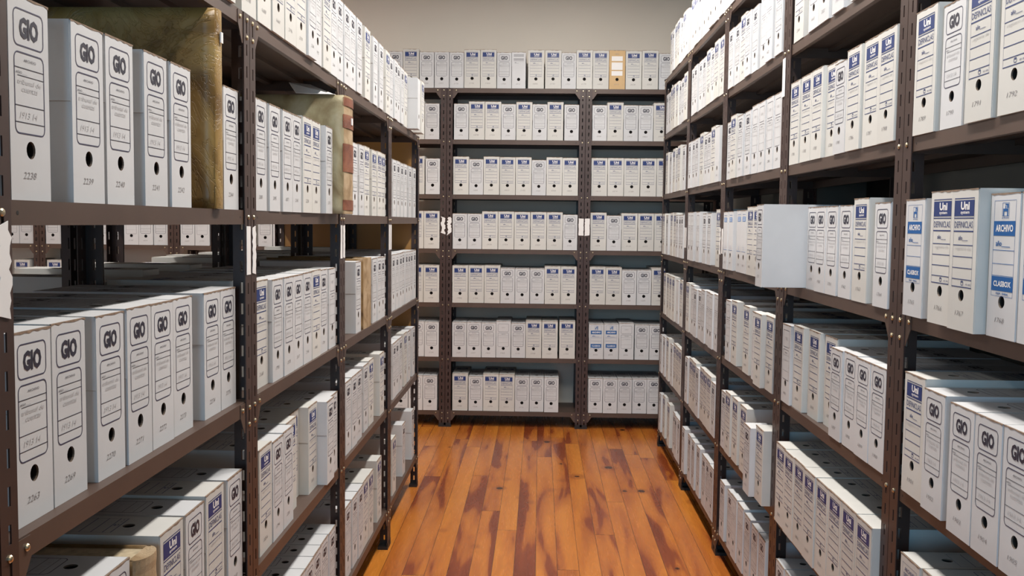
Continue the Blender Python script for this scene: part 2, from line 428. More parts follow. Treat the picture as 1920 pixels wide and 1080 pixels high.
HOLE_R = .0115
def holed_face(mb, fn, W, H, cu, cv, r, m, seg=16):
    """rectangle W by H with a round hole, as a fan of quads between hole and border"""
    A = [2 * PI * (i + .5) / seg for i in range(seg)]
    inner = [(cu + r * math.cos(a), cv + r * math.sin(a)) for a in A]
    def hit(a):
        dx, dy = math.cos(a), math.sin(a); t = 1e9
        if dx > 1e-9: t = min(t, (W - cu) / dx)
        if dx < -1e-9: t = min(t, -cu / dx)
        if dy > 1e-9: t = min(t, (H - cv) / dy)
        if dy < -1e-9: t = min(t, -cv / dy)
        return (cu + t * dx, cv + t * dy)
    outer = [hit(a) for a in A]
    corners = [(W, H), (0, H), (0, 0), (W, 0)]
    for i in range(seg):
        j = (i + 1) % seg
        a0, a1 = A[i], A[j] if j else A[0] + 2 * PI
        extra = []
        for c in corners:
            ca = math.atan2(c[1] - cv, c[0] - cu) % (2 * PI)
            for q in (ca, ca + 2 * PI):
                if a0 < q < a1: extra.append((q, c))
        extra = [c for _, c in sorted(extra)]
        mb.face([fn(*inner[i]), fn(*outer[i])] + [fn(*c) for c in extra] + [fn(*outer[j]), fn(*inner[j])], m)
    return inner

CARD = {'G': 'card', 'U': 'cream', 'W': 'card', 'C': 'card', 'D': 'cream', 'T': 'card', 'P': 'card', 'S': 'card', 'K': 'kraftbox'}
def box_meshes(k, var):
    """meshes of one kind of box: body, lid, finger hole, front print, top print; origin at the middle of the front bottom edge, front towards -Y"""
    w, h, d = DIM[k]; r = random.Random(hash_(k, var)); c = CARD[k]
    w0 = w - .003; x0, x1 = -w0 / 2, w0 / 2
    j = [(r.uniform(-.0015, .0015), r.uniform(-.002, .0005)) for _ in range(4)]
    hc = (w0 * .5, h * .252)
    mb = MB()
    holed_face(mb, lambda u, v: (x0 + u, 0, v), w0, h, hc[0], hc[1], HOLE_R, c)
    mb.face([(x0, 0, 0), (x0, 0, h), (x0, d, h), (x0, d, 0)], c)
    mb.face([(x1, 0, 0), (x1, d, 0), (x1, d, h), (x1, 0, h)], c)
    mb.face([(x0, d, 0), (x0, d, h), (x1, d, h), (x1, d, 0)], c)
    mb.face([(x0, 0, 0), (x0, d, 0), (x1, d, 0), (x1, 0, 0)], c)
    hy = h * .252 + .012
    holed_face(mb, lambda u, v: (x0 + u, v, h), w0, d, w0 * .5, hy, HOLE_R, c)
    body = mb.mesh('box_body')
    # lid: top panel and the two side flaps that reach part of the way down, with worn brown edges
    mb = MB(); t = .0014; fl = h * (.60 if var != 1 else .56)
    holed_face(mb, lambda u, v: (x0 - t + u, .002 + v, h + t), w0 + 2 * t, d - .002, w0 * .5 + t, hy - .002, HOLE_R, c)
    for s in (-1, 1):
        xa = (x1 if s > 0 else x0 - t); xb = xa + t
        if s > 0: mb.box(xa, xb, .002, d, .001, h + t, c); continue
        mb.box(xa, xb, .002, d, fl, h + t, c)
        mb.box(xa - .0001, xb + .0001, .002, d, fl - .0005, fl, 'torn')
    n = 9
    def edge(z0, lo, hi, s):
        xs = [x0 - t + (w0 + 2 * t) * i / n for i in range(n + 1)]
        hs = [r.uniform(lo, hi) for _ in xs]
        for i in range(n):
            a, b = z0, z0
            mb.face([(xs[i], -.0007, a), (xs[i + 1], -.0007, b), (xs[i + 1], -.0005, b + s * hs[i + 1]), (xs[i], -.0005, a + s * hs[i])], 'torn')
            mb.face([(xs[i], -.0007, a), (xs[i + 1], -.0007, b), (xs[i + 1], .003, b), (xs[i], .003, a)], 'torn')
    edge(h + t, .0008, .0040, -1)
    lid = mb.mesh('box_lid')
    # finger hole: short card tube and the papers seen through it, both darkened with painted shade
    def liner(fn, seg=16):
        mb = MB(); A = [2 * PI * (i + .5) / seg for i in range(seg)]
        for i in range(seg):
            a, b = A[i], A[(i + 1) % seg]
            mb.face([fn(a, HOLE_R, 0), fn(b, HOLE_R, 0), fn(b, HOLE_R, .003), fn(a, HOLE_R, .003)], 'kraft')
        mb.face([fn(a, HOLE_R * 1.25, .016) for a in A], 'hole')
        for i in range(seg):
            a, b = A[i], A[(i + 1) % seg]
            mb.face([fn(a, HOLE_R, .003), fn(b, HOLE_R, .003), fn(b, HOLE_R * 1.25, .016), fn(a, HOLE_R * 1.25, .016)], 'hole')
        return mb.mesh('finger_hole')
    fh = liner(lambda a, rad, dep: (x0 + hc[0] + rad * math.cos(a), dep, hc[1] + rad * math.sin(a)))
    th = liner(lambda a, rad, dep: (x0 + w0 * .5 + rad * math.cos(a), hy + rad * math.sin(a), h + t - dep))
    mb = MB()
    design(Print(mb, lambda u, v, l: (x0 + u * w0 / w, -.0004 - .0002 * l, h - v)), k, w, h)
    fp = mb.mesh('printed_front') if mb.v else None
    mb = MB()
    design(Print(mb, lambda u, v, l: (x0 + u * w0 / w, .012 + h - v, h + t + .0003 + .0002 * l)), k, w, h)
    tp = mb.mesh('printed_top') if mb.v else None
    return body, lid, fh, th, fp, tp
def hash_(k, v): return ord(k) * 31 + v * 7
BM = {}
for k in DIM:
    for v in range(2): BM[(k, v)] = box_meshes(k, v)
NUM = {}
def number_mesh(s, k):
    """number pencilled by hand under the finger hole"""
    key = (s, k)
    if key not in NUM:
        w, h, d = DIM[k]; mb = MB()
        Print(mb, lambda u, v, l: (-w / 2 + u, -.0005, h - v)).text(s, w * .30, w * .62, h * .858, h * .892, 'pencil', bold=-.005, lift=0, shear=.25)
        NUM[key] = mb.mesh('written_number')
    return NUM[key]

# ------------------------------------------------------------------ measured layout (metres)
JL = [0.149, 1.184, 2.260, 3.316, 4.371, 5.427]      # joints between bays, left rack (along Y)
JR = [1.151, 2.232, 3.313, 4.394, 5.475, 6.556]      # right rack
JB = [-4.683, -3.683, -2.683, -1.683, -0.683, 0.317, 1.285]  # back rack (along X)
HL = [.1674, .6340, 1.0618, 1.5091, 1.9608]          # middle of each shelf lip
HR = [.1038, .5012, .9006, 1.2937, 1.6876, 2.0827, 2.4502]
XL, XR, YB = -.6801, .8198, 7.0175
ROWS = {}
ROWS['L5'] = 'U2.089/115 U2.267/115 U2.384/115 U2.501/115 U2.619/115 U2.736/115 G2.848/105/10 G2.955/105 U3.074/115 G3.187/105 G3.294/105 G3.401/105 G3.508/105 G3.617/105 U3.794/115 G3.979/105 G4.121/105 U4.308/115 G4.421/105 G4.528/105 G4.635/105 G4.742/105 U4.891/115 P5.001/100/50 U5.111/115 U5.228/115/40'
ROWS['L4'] = 'G1.299/105/-12 G1.472/105/-12 G1.587/105/-12 G1.737/105/-12 G1.854/105/-12 G2.160/105/-12 G2.356/100/0 G2.475/100/0 G2.595/100/0 G2.698/100/0 U2.806/110/0 U2.918/110/0 G3.033/94/15 G3.609/105/-12 G3.732/105/-12 U3.852/115/-12 U4.032/115/-12 U4.149/115/-12 U4.266/115/-12 G4.591/105/-12 G4.699/105/-12 G4.825/105/-12 G4.947/105/-12 G5.126/105/-12 G5.327/105/-12'
ROWS['L3'] = 'G1.316/105/-24 G1.423/105/-24 G1.562/105/-24 G1.674/105/-24 G1.781/105/-24 G1.889/105/-24 G2.053/105/-24 G2.160/105/-24 U2.425/115/-24 G2.537/105/-12 G2.644/105/-12 G2.751/105/-12 G2.859/105/-12 U2.971/115/-12 G3.083/105/-12 W3.214/108/-12 G3.665/105/-12 G4.045/105/-12 G4.153/105/-12 G4.260/105/-12 G4.576/105/-12 G4.683/105/-12 G4.791/105/-12 G4.898/105/-12 G5.005/105/-12 G5.112/105/-12 G5.219/105/-12 G5.327/105/-12'
ROWS['L2'] = 'G1.557/105/-20 U1.774/115/-10 G1.904/105/-10 U2.026/115/-10 G2.160/105/-10 U2.430/115/-15 G2.542/105/-15 G2.649/105/-15 U2.762/115/-35 U2.879/115/-60 U2.996/115/-30 G3.108/105/4 G3.215/105/-8 G3.497/105/-15 G3.604/105/-15 G3.718/105/-15 G3.885/105/-20 U4.011/115/-20 U4.233/115/-10 G4.613/105/-15 G4.720/105/-15 G4.828/105/-15 U4.998/115/-15 G5.134/105/-15 G5.327/105/-15'
ROWS['L1'] = 'G2.679/105/-15 G2.787/105/-15 G2.894/105/-15 G3.001/105/-15 G3.108/105/-15 G3.215/105/-15 G3.497/105/-15 G3.628/105/-15 G3.735/105/-15 U3.847/115/-15 U3.964/115/-15 U4.199/115/-15 U4.611/115/-15 G4.967/105/-15 G5.327/105/-15'
ROWS['R7'] = 'G4.293/105 U4.410/115 G4.558/105 G4.696/105 U4.809/115 G4.921/105 U5.033/115 G5.168/105 U5.287/115 U5.404/115 P5.602/100 U5.711/115 G5.824/105 U5.936/115 U6.053/115 G6.165/105 U6.277/115'
ROWS['R6'] = 'G2.588/105 G2.756/105 W2.896/108 W3.006/108 U3.182/115 G3.439/105 W3.574/108 W3.684/108 G3.827/105 G3.936/105 U4.048/115 G4.162/105 G4.282/105 U4.505/115 U4.625/115 G4.738/105 U4.854/115 G4.987/105 G5.094/105 G5.236/105 G5.343/105 U5.586/115 G5.698/105 G5.840/105 U5.952/115 U6.069/115 U6.186/115 G6.300/105 G6.407/105'
ROWS['R5'] = 'U1.724/115 U1.856/115 G1.991/105 U2.121/115 U2.343/115 U2.460/115 U2.589/115 G2.712/105 U2.824/115/-10 U2.941/115 U3.059/115 U3.202/115 W3.427/108 W3.538/108 W3.672/108 W3.782/108 G3.891/105 G4.030/105 U4.175/115 G4.288/105 P4.548/100 U4.658/115 G4.770/105 G4.877/105 U4.990/115 G5.140/105 G5.261/105 G5.369/105 G5.634/105 U5.793/115 G5.905/105 U6.017/115 G6.207/105 U6.377/115'
ROWS['R4'] = 'C1.602/108/10 C1.714/108/10 U1.832/115/30 U1.949/115/20 C2.117/108/10 G2.344/105 U2.510/115 G2.634/105 G2.756/105 G2.864/105 G2.980/105/-10 G3.195/105/-10 U3.682/115 U3.799/115 T3.927/100 T4.029/100 T4.188/100 T4.290/100 U4.505/115 G4.736/105 G4.878/105 W5.061/108 W5.232/108 W5.367/108 G5.603/105 G5.710/105 G5.817/105 U5.937/115 U6.085/115 G6.271/105 U6.430/115'
ROWS['R3'] = 'G1.607/105/20 G1.716/105/20 G1.825/105/20 G1.977/105/10 U2.103/115 G2.338/105 G2.445/105 G2.553/105 G2.669/105 U2.812/115/-30 U2.948/115/-20 U3.091/115/-10 W3.205/108 U3.424/115 U3.541/115/20 W3.658/108 U3.836/115 U4.077/115 W4.204/108 W4.502/108 W4.612/108 W4.722/108 W4.834/108 G4.951/105 G5.073/105 W5.200/108 U5.340/115 U5.588/115 P5.763/100 U5.905/115 U6.043/115 U6.172/115 U6.362/115'
ROWS['R2'] = 'U1.711/115 U1.828/115 U1.963/115 D2.094/108 U2.343/115/20 U2.460/115/20 U2.577/115/20 U2.695/115/20 U2.812/115/20 U2.929/115/20 U3.046/115/20 U3.163/115/20 U3.424/115/30 G3.536/105/50 U3.835/115 U4.004/115 U4.146/115 G4.258/105 G4.500/105 U4.612/115 U4.729/115 U4.847/115 G4.959/105 U5.071/115 U5.188/115 G5.360/105 U5.586/115 U5.703/115 U5.820/115 G5.933/105 U6.117/115 G6.297/105 G6.450/105'
ROWS['R1'] = 'G3.093/105 G3.207/105 G3.471/105 G3.589/105 G3.726/105 W3.839/108 W3.960/108 G4.069/105 G4.228/105 G4.500/105 G4.607/105 G4.714/105 G4.891/105 G5.041/105 G5.172/105 G5.369/105 G5.581/105 G5.688/105 G5.795/105 U5.997/115 U6.265/115 G6.450/105'
ROWS['B7'] = 'G-1.163/105 G-1.056/105 U-0.944/115 G-0.831/105 G-0.722/105 G-0.615/105 U-0.503/115 U-0.386/115 G-0.273/105 S-0.169/100 U-0.045/115 U0.078/115 G0.190/105 U0.302/115 U0.419/115 K0.536/115 U0.654/115 U0.771/115 G0.886/105 U1.002/115'
ROWS['B6'] = 'U-0.902/115 G-0.790/105 G-0.579/105 U-0.467/115 U-0.350/115 G-0.238/105 U-0.125/115 G-0.013/105 U0.099/115 G0.216/105 G0.417/105 U0.529/115 G0.641/105 G0.749/105 U0.861/115'
ROWS['B5'] = 'U-0.900/115 G-0.783/105 U-0.579/114 G-0.468/104 U-0.357/114 U-0.241/114 U-0.125/114 G-0.014/104 U0.097/114 U0.212/114 U0.422/115 U0.539/115 U0.656/115 U0.774/115 U0.891/115 G1.003/105'
ROWS['B4'] = 'W-3.892/108 G-3.783/105 G-3.583/105 G-3.476/105 G-3.215/105 G-3.108/105 W-2.999/108 G-2.891/105 G-2.783/105 G-2.583/105 W-2.474/108 G-2.356/105 G-2.010/105 W-1.899/108 U-0.905/115 U-0.788/115 G-0.583/105 G-0.476/105 U-0.364/115 U-0.247/115 U-0.130/115 U-0.012/115 U0.105/115 G0.217/105 U0.422/115 G0.534/105 U0.646/115 U0.764/115 U0.881/115 G1.012/105 G1.196/105'
ROWS['B3'] = 'U-3.818/115 U-3.578/115 U-3.461/115 U-0.905/115 U-0.788/115 U-0.578/115 U-0.461/115 U-0.344/115 G-0.232/105 G-0.125/105 G-0.017/105 U0.095/115 U0.212/115 U0.422/115 U0.539/115 G0.651/105 G0.759/105 U0.871/115'
ROWS['B2'] = 'G-1.002/105 G-0.890/105 G-0.783/105 G-0.581/105 G-0.473/105 G-0.366/105 W-0.258/108 G-0.149/105 U-0.037/115 U0.081/115 U0.208/115 C0.419/108 C0.529/108 W0.639/108 G0.752/105 G0.859/105'
ROWS['B1'] = 'G-1.009/105 G-0.901/105 G-0.794/105 U-0.573/115 G-0.458/105 U-0.346/115 U-0.229/115 G-0.117/105 G-0.010/105 G0.098/105 G0.420/105 G0.527/105 G0.634/105 G0.742/105 G0.849/105'

# ------------------------------------------------------------------ room
def struct(name, mb, parent=None):
    o = link(name, mb.mesh(name), parent)
    if not parent: o['kind'] = 'structure'
    return o
mb = MB(); mb.box(ROOM_X0, ROOM_X1 + .6, ROOM_Y0, ROOM_Y1, -.05, 0, 'floor'); struct('floor', mb)
mb = MB(); mb.box(ROOM_X0, ROOM_X1 + .6, ROOM_Y0, ROOM_Y1, ROOM_Z, ROOM_Z + .05, 'ceil'); struct('ceiling', mb)
mb = MB(); mb.box(ROOM_X0 - .1, ROOM_X1 + .6, ROOM_Y1, ROOM_Y1 + .1, 0, ROOM_Z, 'wall'); struct('wall_back', mb)
mb = MB(); mb.box(ROOM_X0 - .1, ROOM_X0, ROOM_Y0, ROOM_Y1, 0, ROOM_Z, 'wall'); struct('wall_left', mb)
# right wall with the dark doorway behind the rack
DY0, DY1, DZ = 3.48, 4.86, 2.25
mb = MB()
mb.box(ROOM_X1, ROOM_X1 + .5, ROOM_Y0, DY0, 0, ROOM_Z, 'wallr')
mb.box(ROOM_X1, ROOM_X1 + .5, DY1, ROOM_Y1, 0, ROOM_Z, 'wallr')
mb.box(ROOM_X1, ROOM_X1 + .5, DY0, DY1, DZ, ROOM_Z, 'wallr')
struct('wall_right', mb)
mb = MB()
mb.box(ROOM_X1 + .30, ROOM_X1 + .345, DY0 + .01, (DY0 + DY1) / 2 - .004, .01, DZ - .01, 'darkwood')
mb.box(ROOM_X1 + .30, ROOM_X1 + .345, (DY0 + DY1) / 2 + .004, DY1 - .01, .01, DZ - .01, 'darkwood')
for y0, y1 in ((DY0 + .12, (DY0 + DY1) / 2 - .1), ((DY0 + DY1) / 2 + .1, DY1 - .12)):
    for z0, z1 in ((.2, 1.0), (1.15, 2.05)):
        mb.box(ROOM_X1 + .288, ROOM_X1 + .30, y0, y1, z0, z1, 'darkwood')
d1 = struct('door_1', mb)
mb = MB(); mb.box(ROOM_X1 + .25, ROOM_X1 + .29, (DY0 + DY1) / 2 - .07, (DY0 + DY1) / 2 - .05, 1.0, 1.1, 'bolt')
link('door_handle', mb.mesh('door_handle'), d1)
# wall behind the camera with its two windows
mb = MB()
wins = [(-4.0, -2.7), (-1.2, .1)]
xs = [ROOM_X0] + [q for w_ in wins for q in w_] + [ROOM_X1 + .6]
for i in range(0, len(xs), 2): mb.box(xs[i], xs[i + 1], ROOM_Y0 - .1, ROOM_Y0, 0, ROOM_Z, 'wall')
for a, b in wins:
    mb.box(a, b, ROOM_Y0 - .1, ROOM_Y0, 0, .9, 'wall'); mb.box(a, b, ROOM_Y0 - .1, ROOM_Y0, 2.6, ROOM_Z, 'wall')
struct('wall_front', mb)
for n, (a, b) in enumerate(wins):
    mb = MB(); t = .05
    mb.box(a, a + t, ROOM_Y0 - .06, ROOM_Y0 - .01, .9, 2.6, 'frame'); mb.box(b - t, b, ROOM_Y0 - .06, ROOM_Y0 - .01, .9, 2.6, 'frame')
    mb.box(a, b, ROOM_Y0 - .06, ROOM_Y0 - .01, .9, .95, 'frame'); mb.box(a, b, ROOM_Y0 - .06, ROOM_Y0 - .01, 2.55, 2.6, 'frame')
    mb.box((a + b) / 2 - .03, (a + b) / 2 + .03, ROOM_Y0 - .06, ROOM_Y0 - .01, .95, 2.55, 'frame')
    struct('window_%d' % (n + 1), mb)

# ------------------------------------------------------------------ shelving
def upright_mesh(H, w=.042, t=.0022):
    """slotted L angle, corner at the origin, flanges towards +X and +Y; real slots in both flanges"""
    mb = MB(); mb2 = MB()
    sw, pitch, sl = .007, .05, .026
    z = .03; cuts = []
    while z + sl < H - .012: cuts.append((z, z + sl)); z += pitch
    for ax in (0, 1):
        def B(a0, a1, z0, z1):
            if ax == 0: mb.box(a0, a1, 0, t, z0, z1, 'metal')
            else: mb.box(0, t, a0, a1, z0, z1, 'metal')
        c0 = w * .52 - sw / 2; c1 = w * .52 + sw / 2
        B(0 if ax == 0 else t, c0, 0, H); B(c1, w, 0, H)
        zz = 0
        for a, b in cuts: B(c0, c1, zz, a); zz = b
        B(c0, c1, zz, H)
    return mb.mesh('upright')
def foot_mesh(w=.042):
    mb = MB(); mb.box(-.0012, w + .003, -.0012, w + .003, 0, .014, 'foot'); mb.box(-.001, w, -.001, .006, .014, .03, 'foot')
    mb.box(-.001, .006, -.001, w, .014, .03, 'foot')
    return mb.mesh('foot_cap')
def shelf_mesh(Lx, D, lipH=.033, t=.0016):
    mb = MB(); z = lipH / 2
    mb.box(0, Lx, 0, D, z - t, z, 'lip')
    mb.box(0, Lx, 0, t, -z, z - t, 'lip'); mb.box(0, Lx, D - t, D, -z, z - t, 'lip')
    mb.box(0, t, t, D - t, -z, z - t, 'lip'); mb.box(Lx - t, Lx, t, D - t, -z, z - t, 'lip')
    mb.box(0, Lx, t, .014, -z, -z + t, 'lip'); mb.box(0, Lx, D - .014, D - t, -z, -z + t, 'lip')
    for q in (.36, .64): mb.box(t, Lx - t, D * q - .012, D * q + .012, z - t - .012, z - t, 'lip')
    for x in (.062, Lx - .062):   # small punched holes of the lip
        mb.dome((x, -.0001, 0), .0032, .0002, 'y', -1, 'foot', 8)
    return mb.mesh('shelf')
def bracket_mesh(s):
    """corner plate of a shelf; s = +1 grows to the right from the left upright"""
    pts = [(0, .014), (.074, .014), (.074, -.016), (.046, -.056), (0, -.056)]
    if s < 0: pts = [(-x, z) for x, z in reversed(pts)]
    mb = MB(); mb.prism(pts, 0, .0016, 'lip', 'y'); return mb.mesh('corner_bracket')
bolt_me = None
def bolt_mesh():
    global bolt_me
    if bolt_me is None:
        mb = MB(); mb.dome((0, 0, 0), .0054, .0040, 'y', -1, 'bolt'); bolt_me = mb.mesh('bolt')
    return bolt_me
_cache = {}
def cached(key, fn, *a):
    if key not in _cache: _cache[key] = fn(*a)
    return _cache[key]
def shelving_unit(corner, rz, L, D, H, levels, bracket_levels, label, group, w=.042, papers=()):
    """one bay; local X along the aisle, local -Y to the aisle; corner = front left foot"""
    u = empty('shelving_unit', (corner[0], corner[1], 0), rz)
    tag(u, label, 'shelving', group)
    g = .0015
    um = cached(('u', H, w), upright_mesh, H, w); fm = cached(('f', w), foot_mesh, w)
    for x, y, r in ((g, 0, 0), (L - g, 0, PI / 2), (L - g, D, PI), (g, D, -PI / 2)):
        p = link('upright', um, u, (x, y, 0), (0, 0, r))
        link('foot_cap', fm, p)
    sm = cached(('s', L, D), shelf_mesh, L - 2 * g - .006, D - .0084)
    for i, z in enumerate(levels):
        s = link('shelf', sm, u, (g + .003, .0042, z))
        for x in (w * .5, L - w * .5):
            link('bolt', bolt_mesh(), s, (x - g - .003, -.0042, 0))
        if i in bracket_levels:
            for sg, x in ((1, g + .003), (-1, L - g - .003)):
                b = link('corner_bracket', cached(('b', sg), bracket_mesh, sg), u, (x, .0032 if 0 else -.0002 - .0016, z))
                b.location.y = .0023
                link('bolt', bolt_mesh(), b, (sg * (w + .020), -.0002, 0))
                link('bolt', bolt_mesh(), b, (sg * (w * .5 - .003), -.0023, -.040))
    for (side, z0, z1, wd, torn) in papers:
        mb = MB(); x0 = .004 if side < 0 else L - w + .002; n = 12
        r = random.Random(int(z0 * 1000) + side)
        wd2 = wd; pts = []
        for q in range(n + 1): pts.append((x0 + r.uniform(0, torn), z0 + (z1 - z0) * q / n))
        for q in range(n, -1, -1): pts.append((x0 + wd2 - r.uniform(0, torn), z0 + (z1 - z0) * q / n))
        pts = [(a, b + (r.uniform(-torn, torn) if i in (0, n, n + 1, 2 * n + 1) else 0)) for i, (a, b) in enumerate(pts)]
        mb.prism(pts[::-1], -.0022, -.0012, 'paper', 'y')
        o = link('paper_strip', mb.mesh('paper_strip'), u); o['label'] = 'torn white paper strip'
    return u

DL = .395
ordn = ['nearest', 'second', 'third', 'farthest', 'fifth']
PZ = (1.376, 1.488)
def PAP(j, side, torn=.003, wd=.032): return (side, PZ[0], PZ[1], wd, torn)
left_pap = {0: [PAP(0, 1, .012)], 1: [(-1, 1.376, 1.497, .036, .009), PAP(1, 1, .001)], 2: [PAP(2, -1, .006), PAP(2, 1, .002)], 3: [PAP(3, -1, .003), PAP(3, 1, .001)], 4: [PAP(4, -1, .001)]}
nmL = {0: 'mostly out of frame by the camera', 1: 'nearest whole bay', 2: 'second bay', 3: 'third bay', 4: 'last bay by the wooden board'}
for i in range(5):
    shelving_unit((XL, JL[i]), PI / 2, JL[i + 1] - JL[i], DL, 1.976, HL, (0, 2, 4),
                  'brown slotted steel shelving, left of the aisle, ' + nmL[i], 'left shelving', papers=left_pap[i])
for i in range(5):   # back to back with it, served from the next aisle
    y0 = JL[5] - (i + 1) * 1.0556
    shelving_unit((XL - 2 * DL - .015, y0 + 1.0556), -PI / 2, 1.0556, DL, 1.976, HL, (0, 2, 4),
                  'brown shelving backing onto the left rack, ' + ['beside the wooden board', 'second from the wooden board', 'third from the wooden board', 'fourth from the wooden board', 'nearest the camera'][i], 'rear left shelving')
right_pap = {1: [(1, 1.94, 2.068, .034, .001)], 2: [PAP(0, 1, .002)], 3: [PAP(1, -1, .004), PAP(0, 1, .002)], 4: [PAP(0, -1, .003)]}
nmR = ['nearest bay, cut by the frame', 'second bay', 'third bay', 'fourth bay', 'far bay in the corner']
for i in range(5):
    pp = {1: [], 2: [(-1, 1.94, 2.068, .036, .001), PAP(0, 1, .002)], 3: [PAP(0, -1, .010), PAP(0, 1, .002)], 4: [PAP(0, -1, .003)]}.get(i, [])
    # local X runs towards the camera on this side
    L = JR[i + 1] - JR[i]
    pp = [(-s, a, b, c, d) for s, a, b, c, d in pp]
    shelving_unit((XR, JR[i + 1]), -PI / 2, L, .405, 2.466, HR, (0, 3, 6),
                  'brown slotted steel shelving, right of the aisle, ' + nmR[i], 'right shelving', w=.047, papers=pp)
nmB = ['leftmost, hidden behind the left shelving', 'far left, seen between shelves', 'second from left, seen between shelves', 'behind the left rack end', 'facing the aisle', 'right corner bay']
for i in range(6):
    pp = {3: [PAP(0, 1, .012)], 4: [PAP(0, -1, .014), PAP(0, 1, .002)], 5: [PAP(0, -1, .003)]}.get(i, [])
    pp = [(s, 1.417, 1.54, .038, d) for s, a, b, c, d in pp]
    shelving_unit((JB[i], YB), 0, JB[i + 1] - JB[i], .40, 2.466, HR, (0, 3, 6),
                  'brown slotted steel shelving against the end wall, ' + nmB[i], 'end wall shelving', papers=pp)
# wooden end board of the left racks
mb = MB(); mb.box(XL - 2 * DL + .005, XL - .004, JL[5] + .004, JL[5] + .022, .66, 1.95, 'board')
o = link('wooden_board', mb.mesh('wooden_board')); tag(o, 'varnished wooden board closing the far end of the left shelving', 'board')

# ------------------------------------------------------------------ boxes
LOOK = {'G': 'white box with rounded black frames', 'U': 'cream box with navy blue header', 'W': 'white box with blank rounded frames',
        'C': 'white box with bright blue bands', 'D': 'cream box with header text', 'T': 'white box with pale blue header',
        'P': 'plain white box', 'S': 'white box with grey striped header', 'K': 'kraft brown box with white labels'}
KNAME = {'G': 'framed_archive_box', 'U': 'blue_headed_archive_box', 'W': 'blank_framed_archive_box', 'C': 'banded_archive_box', 'D': 'text_headed_archive_box',
         'T': 'pale_headed_archive_box', 'P': 'plain_archive_box', 'S': 'striped_archive_box', 'K': 'kraft_archive_box'}
GNAME = {'G': 'white boxes with rounded black frames', 'U': 'cream boxes with navy headers', 'W': 'boxes with blank frames', 'C': 'boxes with bright blue bands',
         'D': 'boxes with header text', 'T': 'boxes with pale blue headers', 'P': 'plain white boxes', 'S': 'striped boxes', 'K': 'kraft boxes'}
ORD = ['first', 'second', 'third', 'fourth', 'fifth', 'sixth', 'seventh', 'eighth', 'ninth', 'tenth', 'eleventh', 'twelfth', 'thirteenth']
ZS = {'L': (1.04, .98, .98), 'R': (.968, .955, .965), 'B': (.988, .98, .98)}
def zscale(rk, k): return ZS[rk][0 if k == 'G' else 1 if k == 'U' else 2]
def place(k, loc, rz, sw, label, group, parts, top, number=None, sh=1.0):
    v = rnd.randrange(2); body, lid, fh, th, fp, tp = BM[(k, v)]
    b = link(KNAME[k], body, None, loc, (0, 0, rz + rnd.uniform(-.0035, .0035)))
    b.scale = (sw, 1, sh * rnd.uniform(.994, 1.006))
    tag(b, label, 'archive box', group)
    link('lid', lid, b)
    if parts:
        link('finger_hole', fh, b)
        if fp: link('printed_front', fp, b)
        if top:
            link('top_hole', th, b)
            if tp: link('printed_top', tp, b)
        if number: link('written_number', number_mesh(number, k), b)
    return b
def bay_of(p, J):
    for i in range(len(J) - 1):
        if J[i] <= p < J[i + 1]: return i
    return 0 if p < J[0] else len(J) - 2
SHL = ['bottom', 'second', 'third', 'fourth', 'top']
SHR = ['bottom', 'second', 'third', 'fourth', 'fifth', 'sixth', 'top']
bayL = ['near', 'first', 'second', 'third', 'fourth']; bayR = ['first', 'second', 'third', 'fourth', 'fifth']
bayB = ['leftmost', 'far left', 'left middle', 'left', 'central', 'right']
MARK = {('L', 4): ['2238', '2239', '2240', '2241', '2242', '2244'], ('L', 3): ['2263', '2269', '2270', '2271', '2272', '2273', '2274', '2275', '2278', '2279'],
        ('R', 5, 0): ['1792', '1791', '1790', '1789'], ('R', 4, 0): ['1769', '1768', '1767', '1766', '1765'], ('R', 3, 0): ['1905', '1904', '1903', '1902', '1901'],
        ('R', 5, 1): ['1788', '1787', '1786', '1785', '1784', '1783', '1782', '1781'], ('R', 4, 1): ['1764', '1763', '1762', '1761', '1760', '1759', '1758'],
        ('R', 3, 1): ['1900', '1899', '1898', '1897', '1896', '1895', '1894', '1893']}
WRITTEN = {'2238', '2239', '2240', '2241', '2242', '2263', '2269', '2270', '2271', '2272', '1792', '1791', '1790', '1789', '1768', '1767', '1766', '1765', '1905', '1904', '1903'}
